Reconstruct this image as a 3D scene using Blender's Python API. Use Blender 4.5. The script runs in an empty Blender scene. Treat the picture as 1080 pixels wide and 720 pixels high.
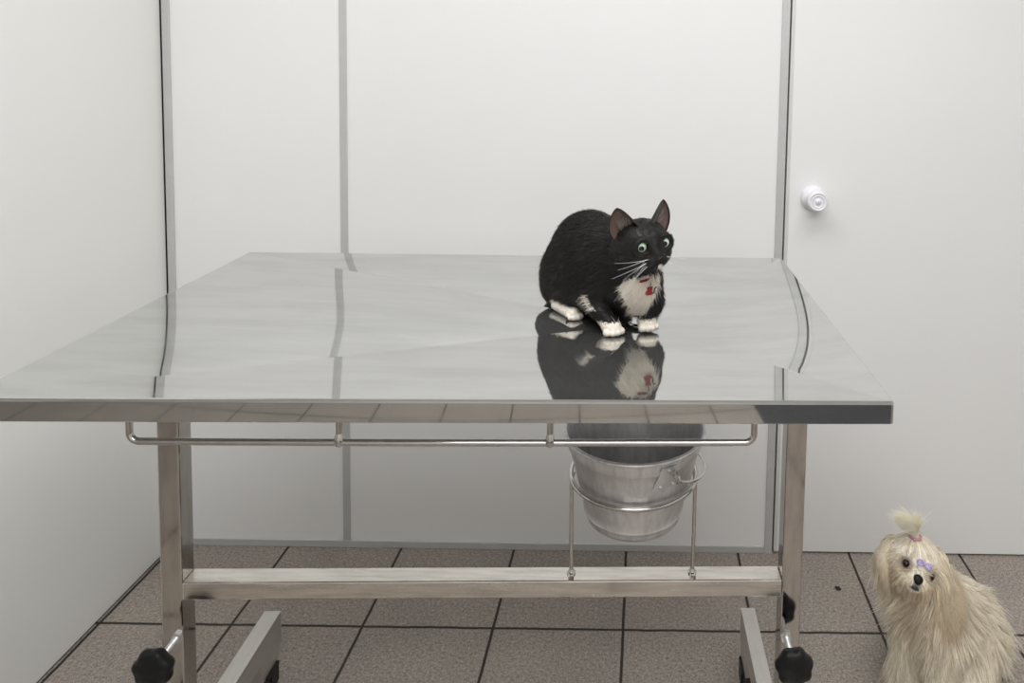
import bpy, bmesh, math, random
import numpy as np
from mathutils import Vector, Matrix

rng = np.random.default_rng(7)
random.seed(7)
scene = bpy.context.scene
LINK = scene.collection.objects.link
V3 = lambda *a: np.array(a, float)

# ------------------------------------------------------------------ camera pose (solved from the photograph's straight lines)
PITCH, YAW, ROLL = .06956, .01035, .02152
CAM = V3(0, -1.82388, 1.31128)
FPX, PPX, PPY = 750., 687.027, 117.087
_r = V3(math.cos(YAW), -math.sin(YAW), 0)
_w = V3(math.sin(YAW) * math.cos(PITCH), math.cos(YAW) * math.cos(PITCH), -math.sin(PITCH))
_u = np.cross(_r, _w)
CR = math.cos(ROLL) * _r + math.sin(ROLL) * _u
CU = -math.sin(ROLL) * _r + math.cos(ROLL) * _u
CW = _w


def make_camera():
    cd = bpy.data.cameras.new('camera')
    ob = bpy.data.objects.new('camera', cd)
    LINK(ob)
    m = Matrix(((CR[0], CU[0], -CW[0], CAM[0]), (CR[1], CU[1], -CW[1], CAM[1]), (CR[2], CU[2], -CW[2], CAM[2]), (0, 0, 0, 1)))
    ob.matrix_world = m
    cd.sensor_fit = 'HORIZONTAL'
    cd.sensor_width = 36
    cd.lens = FPX / 1080 * 36
    cd.shift_x = (540 - PPX) / 1080
    cd.shift_y = -(360 - PPY) / 1080
    cd.clip_start = .02
    scene.camera = ob


make_camera()


# ------------------------------------------------------------------ object helpers
def link_mesh(name, me, mats, parent=None):
    o = bpy.data.objects.new(name, me)
    LINK(o)
    for m in (mats if isinstance(mats, (list, tuple)) else [mats]):
        me.materials.append(m)
    if parent is not None:
        o.parent = parent
        o.matrix_parent_inverse = Matrix.Translation(-Vector(parent_origin(parent)))
    return o


def parent_origin(p):
    v = Vector((0, 0, 0))
    while p is not None:
        v += Vector(p.location)
        p = None if p.parent is None else None
    return v


def obj(name, bm, mats, parent=None, smooth=True, angle=40):
    me = bpy.data.meshes.new(name)
    bmesh.ops.recalc_face_normals(bm, faces=bm.faces)
    bm.to_mesh(me)
    bm.free()
    if smooth:
        me.shade_smooth() if hasattr(me, 'shade_smooth') else None
        try:
            me.set_sharp_from_angle(angle=math.radians(angle))
        except Exception:
            pass
    return link_mesh(name, me, mats, parent)


def np_mesh(name, verts, faces, mats, parent=None, col=None, smooth=True):
    """verts Nx3, faces MxK (all same K)"""
    me = bpy.data.meshes.new(name)
    verts = np.asarray(verts, np.float32)
    faces = np.asarray(faces, np.int32)
    k = faces.shape[1]
    me.vertices.add(len(verts))
    me.vertices.foreach_set('co', verts.ravel())
    me.loops.add(faces.size)
    me.loops.foreach_set('vertex_index', faces.ravel())
    me.polygons.add(len(faces))
    me.polygons.foreach_set('loop_start', np.arange(0, faces.size, k, dtype=np.int32))
    me.update(calc_edges=True)
    if smooth:
        me.polygons.foreach_set('use_smooth', np.ones(len(faces), bool))
    if col is not None:
        a = me.attributes.new('coat_colour', 'FLOAT_COLOR', 'POINT')
        c = np.ones((len(verts), 4), np.float32)
        c[:, :3] = col
        a.data.foreach_set('color', c.ravel())
    me.validate()
    return link_mesh(name, me, mats, parent)


def empty(name, loc, label, cat, group=None):
    o = bpy.data.objects.new(name, None)
    LINK(o)
    o.location = loc
    o.empty_display_size = .1
    o['label'] = label
    o['category'] = cat
    if group:
        o['group'] = group
    return o


def structure(o):
    o['kind'] = 'structure'
    return o


def box(bm, x0, x1, y0, y1, z0, z1, bev=0., seg=2, T=None):
    pts = [(x, y, z) for x in (x0, x1) for y in (y0, y1) for z in (z0, z1)]
    vs = [bm.verts.new(T(*p) if T else p) for p in pts]
    fs = [bm.faces.new([vs[i] for i in f]) for f in ((0, 1, 3, 2), (4, 6, 7, 5), (0, 4, 5, 1), (2, 3, 7, 6), (0, 2, 6, 4), (1, 5, 7, 3))]
    bmesh.ops.recalc_face_normals(bm, faces=fs)
    if bev:
        es = list({e for f in fs for e in f.edges})
        bmesh.ops.bevel(bm, geom=es, offset=bev, segments=seg, affect='EDGES', profile=.5)


def tube(bm, pts, rad, n=12, closed=False, caps=True):
    pts = [Vector(p) for p in pts]
    rads = rad if isinstance(rad, (list, tuple, np.ndarray)) else [rad] * len(pts)
    rings = []
    t0 = (pts[1] - pts[0]).normalized()
    up = Vector((0, 0, 1)) if abs(t0.z) < .9 else Vector((1, 0, 0))
    nrm = (up - t0 * up.dot(t0)).normalized()
    m = len(pts)
    for i, p in enumerate(pts):
        if closed:
            t = (pts[(i + 1) % m] - pts[i - 1]).normalized()
        else:
            t = (pts[min(i + 1, m - 1)] - pts[max(i - 1, 0)]).normalized()
        nrm = (nrm - t * nrm.dot(t)).normalized()
        b = t.cross(nrm)
        rings.append([bm.verts.new(p + (nrm * math.cos(a) + b * math.sin(a)) * rads[i]) for a in (2 * math.pi * k / n for k in range(n))])
    rng_ = range(m) if closed else range(m - 1)
    for i in rng_:
        A, B = rings[i], rings[(i + 1) % m]
        for k in range(n):
            bm.faces.new((A[k], A[(k + 1) % n], B[(k + 1) % n], B[k]))
    if caps and not closed:
        bm.faces.new(rings[0][::-1])
        bm.faces.new(rings[-1])


def lathe(bm, prof, center, axis=(0, 0, 1), n=48, closed=False, mod=None):
    ax = Vector(axis).normalized()
    e1 = ax.orthogonal().normalized()
    e2 = ax.cross(e1)
    c = Vector(center)
    rings = []
    for (r_, h) in prof:
        ring = []
        for k in range(n):
            a = 2 * math.pi * k / n
            rr = r_ * (mod(a, r_, h) if mod else 1)
            ring.append(bm.verts.new(c + ax * h + (e1 * math.cos(a) + e2 * math.sin(a)) * rr))
        rings.append(ring)
    for i in range(len(rings) - 1):
        for k in range(n):
            bm.faces.new((rings[i][k], rings[i][(k + 1) % n], rings[i + 1][(k + 1) % n], rings[i + 1][k]))
    if closed:
        for ring in (rings[0], rings[-1]):
            bm.faces.new(ring)


def arc(c, r_, a0, a1, n, ex, ey):
    c, ex, ey = Vector(c), Vector(ex), Vector(ey)
    return [c + ex * (r_ * math.cos(a0 + (a1 - a0) * i / n)) + ey * (r_ * math.sin(a0 + (a1 - a0) * i / n)) for i in range(n + 1)]


# ------------------------------------------------------------------ materials
def mat(name):
    m = bpy.data.materials.new(name)
    m.use_nodes = True
    nt = m.node_tree
    return m, nt, nt.nodes['Principled BSDF']


def nd(nt, t, **k):
    n = nt.nodes.new(t)
    for a, b in k.items():
        if a in n.inputs:
            n.inputs[a].default_value = b
        else:
            setattr(n, a, b)
    return n


def noise(nt, scale, mapping=(1, 1, 1), detail=4, rough=.55):
    tc = nd(nt, 'ShaderNodeTexCoord')
    mp = nd(nt, 'ShaderNodeMapping')
    mp.inputs['Scale'].default_value = mapping
    nt.links.new(tc.outputs['Object'], mp.inputs['Vector'])
    no = nd(nt, 'ShaderNodeTexNoise')
    no.inputs['Scale'].default_value = scale
    no.inputs['Detail'].default_value = detail
    no.inputs['Roughness'].default_value = rough
    nt.links.new(mp.outputs['Vector'], no.inputs['Vector'])
    return no


def ramp(nt, src, stops):
    r_ = nd(nt, 'ShaderNodeValToRGB')
    el = r_.color_ramp.elements
    while len(el) < len(stops):
        el.new(.5)
    for e, (p, c) in zip(el, stops):
        e.position = p
        e.color = (*c, 1) if len(c) == 3 else c
    nt.links.new(src, r_.inputs['Fac'])
    return r_


def g(v):
    return (v, v, v)


def plain(name, col, rough=.5, metal=0., nscale=40., var=.06, bump=0., spec=.5):
    m, nt, b = mat(name)
    no = noise(nt, nscale)
    lo = tuple(c * (1 - var) for c in col)
    hi = tuple(min(1, c * (1 + var)) for c in col)
    rp = ramp(nt, no.outputs['Fac'], [(.3, lo), (.7, hi)])
    nt.links.new(rp.outputs['Color'], b.inputs['Base Color'])
    b.inputs['Roughness'].default_value = rough
    b.inputs['Metallic'].default_value = metal
    b.inputs['Specular IOR Level'].default_value = spec
    if bump:
        bp = nd(nt, 'ShaderNodeBump')
        bp.inputs['Strength'].default_value = bump
        bp.inputs['Distance'].default_value = .002
        nt.links.new(no.outputs['Fac'], bp.inputs['Height'])
        nt.links.new(bp.outputs['Normal'], b.inputs['Normal'])
    return m


def steel(name, col=(.70, .69, .67), r0=.08, r1=.2, stretch=(1, 12, 12), scale=6, metal=1., bump=.02, bdist=.002, var=.08, bscale=7, streak=.04):
    m, nt, b = mat(name)
    no = noise(nt, scale, stretch, 6, .6)
    rr = nd(nt, 'ShaderNodeMapRange')
    rr.inputs['From Min'].default_value = .35
    rr.inputs['From Max'].default_value = .7
    rr.inputs['To Min'].default_value = r0
    rr.inputs['To Max'].default_value = r1
    nt.links.new(no.outputs['Fac'], rr.inputs['Value'])
    nt.links.new(rr.outputs['Result'], b.inputs['Roughness'])
    n2 = noise(nt, scale * 2.2, tuple(s * .8 for s in stretch), 5, .65)
    lo = tuple(c * (1 - var) for c in col)
    hi = tuple(min(1, c * (1 + var * .5)) for c in col)
    rp = ramp(nt, n2.outputs['Fac'], [(.32, lo), (.6, hi)])
    nt.links.new(rp.outputs['Color'], b.inputs['Base Color'])
    b.inputs['Metallic'].default_value = metal
    if bump:
        n3 = noise(nt, bscale, (1, 1, 1), 1, .4)
        bp = nd(nt, 'ShaderNodeBump')
        bp.inputs['Strength'].default_value = bump
        bp.inputs['Distance'].default_value = bdist
        nt.links.new(n3.outputs['Fac'], bp.inputs['Height'])
        nt.links.new(bp.outputs['Normal'], b.inputs['Normal'])
    return m


M = {}
M['wall'] = plain('white_laminate_panel', (.80, .80, .80), rough=.45, nscale=2, var=.012, spec=.3)
M['side_wall'] = plain('cream_laminate_panel', (.805, .81, .79), rough=.42, nscale=2, var=.012, spec=.3)
M['door'] = plain('white_door_laminate', (.79, .79, .788), rough=.45, nscale=2, var=.012, spec=.3)
M['profile'] = plain('grey_aluminium_profile', (.54, .54, .54), rough=.4, metal=.25, nscale=30, var=.03)
M['profile_light'] = plain('pale_aluminium_edge', (.66, .66, .65), rough=.4, metal=.2, nscale=30, var=.03)
M['gap_black'] = plain('black_gap_fill', (.03, .03, .028), rough=.7)  # near-black standing in for shade in the corner and door gaps
M['ceiling'] = plain('white_ceiling_paint', (.85, .85, .84), rough=.8, nscale=5, var=.01)
M['plastic_white'] = plain('white_plastic', (.80, .79, .84), rough=.28, nscale=5, var=.01)
M['black_plastic'] = plain('black_plastic', (.008, .008, .009), rough=.42, nscale=90, var=.2, bump=.1, spec=.3)
M['rubber'] = plain('black_rubber', (.016, .016, .017), rough=.6, nscale=90, var=.2)
M['top'] = steel('polished_steel_sheet', (.61, .615, .60), .015, .055, (1.1, 7, 7), 2.6, metal=.94, bump=.25, bdist=.0008, var=.09, bscale=5)
M['tube'] = steel('brushed_steel_tube', (.53, .505, .475), .04, .12, (8, 8, 1), 7, metal=1., bump=.3, bdist=.001, var=.12, bscale=9)
M['rod'] = steel('chrome_rod', (.58, .56, .535), .08, .20, (6, 6, 6), 8, metal=1., bump=0)
M['bar'] = steel('worn_steel_bar', (.70, .67, .62), .12, .32, (1, 10, 10), 6, metal=1., bump=.3, bdist=.001, var=.18, bscale=9)
M['foot'] = steel('satin_steel_foot', (.62, .61, .57), .32, .45, (6, 1, 6), 9, metal=.9, bump=0, var=.06)
M['alu'] = steel('dull_aluminium', (.74, .74, .755), .30, .48, (9, 9, 2.2), 5, metal=.92, bump=.25, bdist=.002, var=.16, bscale=22)


def floor_material():
    m, nt, b = mat('speckled_stoneware_tiles')
    tc = nd(nt, 'ShaderNodeTexCoord')
    sep = nd(nt, 'ShaderNodeSeparateXYZ')
    nt.links.new(tc.outputs['Object'], sep.inputs[0])

    def mth(op, a, bb=None, c=None):
        n = nd(nt, 'ShaderNodeMath', operation=op)
        for i, v in enumerate((a, bb, c)):
            if v is None:
                continue
            if isinstance(v, (int, float)):
                n.inputs[i].default_value = v
            else:
                nt.links.new(v, n.inputs[i])
        return n.outputs[0]
    T = .3
    wob = noise(nt, 14, (1, 1, 1), 2)
    wv = mth('MULTIPLY', mth('SUBTRACT', wob.outputs['Fac'], .5), .004)

    def dist(o, off):
        fx = mth('ADD', mth('DIVIDE', mth('SUBTRACT', mth('ADD', o, wv), off), T), 1000.5)
        return mth('MULTIPLY', mth('ABSOLUTE', mth('SUBTRACT', mth('FRACT', fx), .5)), T), mth('FLOOR', fx)
    dx, ix = dist(sep.outputs[0], -.9237)
    dy, iy = dist(sep.outputs[1], -.26725)
    d = mth('MINIMUM', dx, dy)
    gr = nd(nt, 'ShaderNodeMapRange')
    gr.interpolation_type = 'SMOOTHSTEP'
    gr.inputs['From Min'].default_value = .0022
    gr.inputs['From Max'].default_value = .0042
    nt.links.new(d, gr.inputs['Value'])
    n1 = noise(nt, 150, (1, 1, 1), 3, .7)
    n2 = noise(nt, 360, (1, 1, 1), 2, .6)
    n3 = noise(nt, 5, (1, 1, 1), 3)
    c1 = ramp(nt, n1.outputs['Fac'], [(.28, (.15, .125, .105)), (.43, (.285, .25, .22)), (.58, (.37, .33, .295)), (.72, (.49, .445, .405))])
    c2 = ramp(nt, n2.outputs['Fac'], [(.33, g(.55)), (.5, g(1.)), (.72, g(1.25))])
    c3 = ramp(nt, n3.outputs['Fac'], [(.3, (.92, .92, .93)), (.7, (1.05, 1.04, 1.02))])
    tv = nd(nt, 'ShaderNodeTexWhiteNoise')
    tv.noise_dimensions = '2D'
    cmb = nd(nt, 'ShaderNodeCombineXYZ')
    nt.links.new(ix, cmb.inputs[0])
    nt.links.new(iy, cmb.inputs[1])
    nt.links.new(cmb.outputs[0], tv.inputs['Vector'])
    tvr = ramp(nt, tv.outputs['Value'], [(0, g(.95)), (1, g(1.05))])
    prev = c1.outputs['Color']
    for c in (c2, c3, tvr):
        mx = nd(nt, 'ShaderNodeMix', data_type='RGBA', blend_type='MULTIPLY')
        mx.inputs[0].default_value = 1
        nt.links.new(prev, mx.inputs[6])
        nt.links.new(c.outputs['Color'], mx.inputs[7])
        prev = mx.outputs[2]
    mg = nd(nt, 'ShaderNodeMix', data_type='RGBA')
    nt.links.new(gr.outputs['Result'], mg.inputs[0])
    mg.inputs[6].default_value = (.030, .022, .017, 1)
    nt.links.new(prev, mg.inputs[7])
    nt.links.new(mg.outputs[2], b.inputs['Base Color'])
    b.inputs['Roughness'].default_value = .5
    b.inputs['Specular IOR Level'].default_value = .35
    bp = nd(nt, 'ShaderNodeBump')
    bp.inputs['Strength'].default_value = .6
    bp.inputs['Distance'].default_value = .002
    nt.links.new(gr.outputs['Result'], bp.inputs['Height'])
    nt.links.new(bp.outputs['Normal'], b.inputs['Normal'])
    return m


# ------------------------------------------------------------------ the room
XL, XR, YF, ZC = -1.2295, 2.3, -3.7, 2.5


def plain_box(name, dims, m, bev=0., parent=None):
    bm = bmesh.new()
    box(bm, *dims, bev=bev)
    return obj(name, bm, m, parent, smooth=False)


XO = -3.2
structure(plain_box('floor', (XO - .1, XR + .1, YF - .1, .12, -.08, 0), floor_material()))
structure(plain_box('ceiling', (XO - .1, XR + .1, YF - .1, .12, ZC, ZC + .08), M['ceiling']))
structure(plain_box('wall_left', (XL - .035, XL, -1.02, -.003, .006, ZC), M['side_wall']))
structure(plain_box('baseboard_left', (XL - .033, XL - .004, -1.02, .0, 0, .006), M['gap_black']))
structure(plain_box('wall_right', (XR, XR + .08, YF, .1, 0, ZC), M['wall']))
structure(plain_box('wall_outer', (XO - .08, XO, YF, .1, 0, ZC), M['side_wall']))
structure(plain_box('wall_front', (XO - .08, XR + .08, YF - .08, YF, 0, ZC), M['side_wall']))
# back partition: laminate panels held by grey metal profiles
JL, JR = .3475, .3675            # door jamb profile
structure(plain_box('wall_back', (XL + .02, JL + .004, 0, .04, .012, ZC), M['wall']))
structure(plain_box('trim_1', (XL + .0045, XL + .0235, -.004, .03, .0, ZC), M['profile'], .001))
structure(plain_box('trim_2', (-.7789, -.7600, -.003, .03, .0, ZC), M['profile'], .001))
structure(plain_box('trim_3', (JL, JR, -.005, .05, .0, ZC), M['profile'], .001))
structure(plain_box('trim_4', (XL - .02, XL + .0045, .004, .03, 0, ZC), M['gap_black']))  # dark strip, the corner gap's shade put into its colour
structure(plain_box('trim_5', (JR - .002, .39, .022, .05, 0, ZC), M['gap_black']))  # dark strip coloured as the shade beside the door
structure(plain_box('baseboard_back', (XL + .0235, JL, -.0035, .03, .0, .019), M['profile'], .0012))
structure(plain_box('wall_beyond', (XO - .08, XR + .08, .06, .12, 0, ZC), M['gap_black']))

structure(plain_box('wall_back_beyond', (XO, XL - .02, 0, .04, 0, ZC), M['wall']))

# door on the right with its round white knob
bm = bmesh.new()
box(bm, .3722, 1.25, -.001, .034, .005, 2.15, bev=.0015)
door = structure(obj('door_1', bm, M['door'], None, smooth=False))
bm = bmesh.new()
box(bm, .3722, .3815, -.0022, .001, .005, 2.15, bev=.0007)
obj('door_edge_strip', bm, M['profile_light'], door, smooth=False)
structure(plain_box('wall_right_panel', (1.255, XR, 0, .04, 0, ZC), M['wall']))
structure(plain_box('wall_above_door', (JR, 1.255, 0, .04, 2.155, ZC), M['wall']))
bm = bmesh.new()
kc = V3(.442, -.001, .969)
prof = [(.030, 0), (.0315, .003), (.031, .010), (.027, .016), (.020, .020), (.017, .026), (.017, .034), (.020, .038), (.0245, .043), (.0262, .050), (.0262, .058), (.0245, .0625), (.0225, .0645), (.0205, .0645), (.0185, .0622), (.017, .0622), (.0155, .0635), (.0145, .0635), (.0130, .0610), (.0080, .0605), (.0062, .0620), (.0058, .0645), (.0045, .0660), (.001, .0662)]
lathe(bm, prof, kc, (0, -1, 0), 56)
knob = obj('door_knob', bm, M['plastic_white'], door, angle=50)
knob['label'] = 'round white plastic door knob with ringed face'

# ------------------------------------------------------------------ examination table
OX, OY, TA = -.8032, -1.00047, .0262
TW, TD, TH = 1.123, .649, .8961
ca, sa = math.cos(TA), math.sin(TA)


def tw(u_, v_, z):
    return (OX + u_ * ca - v_ * sa, OY + u_ * sa + v_ * ca, z)


tbl_o = V3(*tw(TW / 2, TD / 2, 0))
table = empty('examination_table', tuple(tbl_o), 'stainless steel veterinary examination table with a creased mirror top, on two legs', 'table')

# tabletop: a shallow pan, four facets falling to a drain near the right
DU, DV, DEP = .809, .329, .0280
BOW = (0., .16, -.12, -.27)         # how each facet bellies between its creases
bm = bmesh.new()
RIM = .0030
bot = .8672


def edge_pt(k, t):
    c = [(0, 0), (TW, 0), (TW, TD), (0, TD)]
    a, b = c[k], c[(k + 1) % 4]
    return a[0] + (b[0] - a[0]) * t, a[1] + (b[1] - a[1]) * t


def inset(u_, v_, d):
    return min(max(u_, d), TW - d), min(max(v_, d), TD - d)




def pan_z(x, y):
    dx, dy = np.asarray(x) - OX, np.asarray(y) - OY
    u_, v_ = dx * ca + dy * sa, -dx * sa + dy * ca
    tk = np.stack([v_ / DV, (TW - u_) / (TW - DU), (TD - v_) / (TD - DV), u_ / DU])
    k = tk.argmin(0)
    t = np.clip(tk.min(0), 0, .9999)
    eu, ev = DU + (u_ - DU) / (1 - t), DV + (v_ - DV) / (1 - t)
    s_ = np.choose(k, [eu / TW, ev / TD, 1 - eu / TW, 1 - ev / TD])
    return TH - DEP * (t + np.array(BOW)[k] * np.sin(np.pi * t) * np.sin(np.pi * np.clip(s_, 0, 1)))


NS, NT = 24, 16
for k in range(4):
    grid = []
    for j in range(NT + 1):
        t = j / NT
        row = []
        for i in range(NS + 1):
            eu, ev = inset(*edge_pt(k, i / NS), RIM)
            # soft bow of the sheet between the creases
            s_ = i / NS
            f = t + BOW[k] * math.sin(math.pi * t) * math.sin(math.pi * s_)
            u_, v_ = eu + (DU - eu) * t, ev + (DV - ev) * t
            row.append(bm.verts.new(tw(u_, v_, TH - DEP * f)))
            if t == 1:
                break
        grid.append(row)
    for j in range(NT):
        for i in range(NS):
            if j == NT - 1:
                bm.faces.new((grid[j][i], grid[j][i + 1], grid[NT][0]))
            else:
                bm.faces.new((grid[j][i], grid[j][i + 1], grid[j + 1][i + 1], grid[j + 1][i]))
# rounded lip and skirt
prof = [(RIM, TH), (RIM * .45, TH - RIM * .18), (RIM * .12, TH - RIM * .55), (0, TH - RIM * 1.3), (0, TH - RIM * 1.3 - .0006), (0, bot + .0018), (0, bot + .001), (.001, bot), (.016, bot)]
loops = []
for d, z in prof:
    c = []
    for (cu, cv, su, sv, a0) in ((0, 0, 1, 1, math.pi), (TW, 0, -1, 1, 1.5 * math.pi), (TW, TD, -1, -1, 0), (0, TD, 1, -1, .5 * math.pi)):
        R_ = .0055
        for q in range(5):
            a = a0 + q / 4 * math.pi / 2
            rr = max(R_ - d, .0001)
            cc = max(R_, d + .0001)
            c.append(bm.verts.new(tw(cu + su * cc + rr * math.cos(a), cv + sv * cc + rr * math.sin(a), z)))
    loops.append(c)
n = len(loops[0])
for A, B in zip(loops, loops[1:]):
    for i in range(n):
        bm.faces.new((A[i], A[(i + 1) % n], B[(i + 1) % n], B[i]))
# underside follows the pan
un = [bm.verts.new(tw(a, b, TH - .006)) for a, b in ((.016, .016), (TW - .016, .016), (TW - .016, TD - .016), (.016, TD - .016))]
lo_un = [bm.verts.new(tw(a, b, bot)) for a, b in ((.016, .016), (TW - .016, .016), (TW - .016, TD - .016), (.016, TD - .016))]
cu_ = bm.verts.new(tw(DU, DV, TH - DEP - .004))
for q in range(4):
    bm.faces.new((un[q], un[(q + 1) % 4], cu_))
    bm.faces.new((lo_un[q], lo_un[(q + 1) % 4], un[(q + 1) % 4], un[q]))
top = obj('tabletop', bm, M['top'], table, angle=30)
# drain ring at the low point of the pan
bm = bmesh.new()
dc = tw(DU, DV, TH - DEP)
lathe(bm, [(.022, .0005), (.020, .0018), (.016, .0018), (.014, -.004)], dc, (0, 0, 1), 32)
obj('drain', bm, M['rod'], table)
bm = bmesh.new()
lathe(bm, [(.018, 0), (.018, -.05), (.0155, -.05), (.0155, 0)], tw(DU, DV, TH - DEP - .003), (0, 0, 1), 32)
obj('drain_pipe', bm, M['rod'], table)

LV0, LV1 = .3045, .3395
for (u0, u1) in ((.0258, .0612), (1.0642, 1.0985)):
    bm = bmesh.new()
    box(bm, u0, u1, LV0, LV1, .10, bot + .0165, bev=.0025, T=tw)
    leg = obj('leg', bm, M['tube'], table, smooth=False)
    # top mounting plate
    bm = bmesh.new()
    box(bm, u0 - .025, u1 + .025, LV0 - .025, LV1 + .025, bot + .010, bot + .014, T=tw)
    obj('mounting_plate', bm, M['tube'], leg, smooth=False)
# crossbar
bm = bmesh.new()
box(bm, .0612, 1.0642, .3035, .3385, .402, .4325, bev=.0022, T=tw)
obj('crossbar', bm, M['bar'], table, smooth=False)

# feet with casters
for (u0, u1, wu) in ((.0460, .0795, .0715), (1.0490, 1.0785, 1.058)):
    bm = bmesh.new()
    va, vb = .052, .596
    zt, zb, zk = .146, .098, .055
    prof = [(va, zt), (vb, zt), (vb, zk + .022), (vb - .016, zk), (vb - .075, zk), (vb - .085, zb), (va + .085, zb), (va + .075, zk), (va + .016, zk), (va, zk + .022)]
    A = [bm.verts.new(tw(u0, v_, z)) for v_, z in prof]
    B = [bm.verts.new(tw(u1, v_, z)) for v_, z in prof]
    for i in range(len(prof)):
        j = (i + 1) % len(prof)
        bm.faces.new((A[i], A[j], B[j], B[i]))
    bm.faces.new(A)
    bm.faces.new(B[::-1])
    obj('foot', bm, M['foot'], table, smooth=False)
    for vv in (va + .045, vb - .040):
        bm = bmesh.new()
        box(bm, wu - .0135, wu + .0135, vv - .024, vv + .020, zk - .008, zk + .001, bev=.002, T=tw)
        for sgn in (-1, 1):
            box(bm, wu + sgn * .0125 - .0012, wu + sgn * .0125 + .0012, vv - .012, vv + .016, .018, zk - .006, T=tw)
        cast = obj('caster', bm, M['black_plastic'], table, smooth=False)
        bm = bmesh.new()
        ax = V3(*tw(1, 0, 0)) - V3(*tw(0, 0, 0))
        lathe(bm, [(.004, -.011), (.016, -.011), (.0205, -.009), (.0225, -.005), (.0225, .005), (.0205, .009), (.016, .011), (.004, .011)], tw(wu, vv + .004, .0225), ax, 32, closed=True)
        obj('wheel', bm, M['rubber'], cast)

# locking knobs on threaded rods through the front of each leg
for (ku, kz, lob) in ((.052, .338, 0.3), (1.0745, .330, 0.)):
    bm = bmesh.new()
    axv = V3(*tw(0, -1, 0)) - V3(*tw(0, 0, 0))
    fn = lambda a, r_, h: 1 + (.055 * math.cos(7 * a + lob) if r_ > .016 else 0)
    lathe(bm, [(.009, 0), (.013, .002), (.016, .007), (.0265, .010), (.0300, .014), (.0305, .020), (.0290, .025), (.0250, .0285), (.012, .0305), (.0005, .031)], tw(ku, .262, kz), axv, 84, mod=fn)
    kn = obj('locking_knob', bm, M['black_plastic'], table, angle=60)
    bm = bmesh.new()
    pr = []
    L = .052
    for i in range(43):
        h = -.012 + L * i / 42
        pr.append((.0052 if i % 2 else .0042, h))
    lathe(bm, pr, tw(ku, .305, kz), axv, 20, closed=True)
    lathe(bm, [(.0095, 0), (.0095, .005), (.006, .0055)], tw(ku, .3045, kz), axv, 6, closed=True)
    obj('threaded_rod', bm, M['alu'], kn, angle=25)

# hanging rail under the front edge
RV, RZ, RR = .046, .8185, .0043
bm = bmesh.new()
u0, u1, cr = .163, .957, .012
path = [Vector(tw(u0, RV, bot + .004))]
path += [Vector(tw(u0 + cr - cr * math.cos(a), RV, RZ + cr - cr * math.sin(a))) for a in np.linspace(0, math.pi / 2, 8)]
path += [Vector(tw(u0 + (u1 - u0) * t, RV, RZ - .0012 * math.sin(math.pi * t))) for t in np.linspace(.05, .95, 12)]
path += [Vector(tw(u1 - cr + cr * math.sin(a), RV, RZ + cr - cr * math.cos(a))) for a in np.linspace(0, math.pi / 2, 8)]
path += [Vector(tw(u1, RV, bot + .004))]
tube(bm, path, RR, 14)
rail = obj('hanging_rail', bm, M['rod'], table)
for uu in (.424, .692):
    bm = bmesh.new()
    tube(bm, [tw(uu, RV, bot + .004), tw(uu, RV, RZ + .004), tw(uu, RV, RZ)], [.0042, .0042, .0046], 12)
    lathe(bm, [(.004, .012), (.0060, .006), (.0066, 0), (.0060, -.004), (.003, -.0062)], tw(uu, RV, RZ), (0, 0, 1), 14, closed=True)
    obj('rail_post', bm, M['rod'], rail)

# bucket holder welded to the crossbar
HC, HZ, HR = (.807, .327), .6125, .1065
bm = bmesh.new()
ring = [Vector(tw(HC[0] + HR * math.cos(a), HC[1] + HR * math.sin(a), HZ)) for a in np.linspace(0, 2 * math.pi, 73)[:-1]]
tube(bm, ring, .0042, 12, closed=True)
holder = obj('bucket_holder', bm, M['rod'], table)
for uu, lean in ((.7035, -.001), (.9115, .001)):
    bm = bmesh.new()
    tube(bm, [tw(uu, .322, .4325), tw(uu + lean, .322, .50), tw(uu + lean * 1.6, .324, .602), tw(uu + lean * 2 + (.004 if uu < .8 else -.004), .326, .6125)], .0034, 12)
    lathe(bm, [(.0075, 0), (.0075, .0025), (.0045, .006), (.0036, .011)], tw(uu, .322, .4322), (0, 0, 1), 16, closed=True)
    # bolt through the bar
    lathe(bm, [(.0052, -.0005), (.0052, .004), (.003, .0045)], tw(uu, .312, .4325), (0, 0, 1), 6, closed=True)
    obj('holder_post', bm, M['rod'], holder, angle=35)

# ------------------------------------------------------------------ aluminium bucket in the holder
BU, BV = .808, .326
BZ0, BZ1, BR0, BR1 = .541, .691, .0800, .1170
bo = V3(*tw(BU, BV, BZ0))
bucket = empty('bucket', tuple(bo), 'dull aluminium bucket hanging in the ring under the table top', 'bucket')
hgt = BZ1 - BZ0
bm = bmesh.new()
rad = lambda h: BR0 + (BR1 - BR0) * h / hgt
prof = [(.0005, .006), (BR0 - .012, .006), (BR0 - .006, .004), (BR0 - .003, 0), (BR0, .001), (rad(.006) + .0006, .006), (rad(.012), .012), (rad(.016) + .0022, .016), (rad(.020), .020)]
prof += [(rad(h), h) for h in np.linspace(.03, hgt - .026, 8)]
prof += [(rad(hgt - .020) + .0024, hgt - .020), (rad(hgt - .014), hgt - .014), (rad(hgt - .004), hgt - .004)]
for a in np.linspace(-.8 * math.pi, .9 * math.pi, 10):
    prof.append((BR1 + .0015 + .0032 * math.cos(a), hgt + .0032 * math.sin(a)))
prof += [(rad(h) - .0022, h) for h in np.linspace(hgt - .008, .010, 8)] + [(.0005, .009)]
lathe(bm, prof, tuple(bo), (0, 0, 1), 96)
obj('bucket_body', bm, M['alu'], bucket, angle=55)


def bpt(az, rr, h):
    return Vector(tw(BU + rr * math.sin(az), BV - rr * math.cos(az), BZ0 + h))


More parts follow.
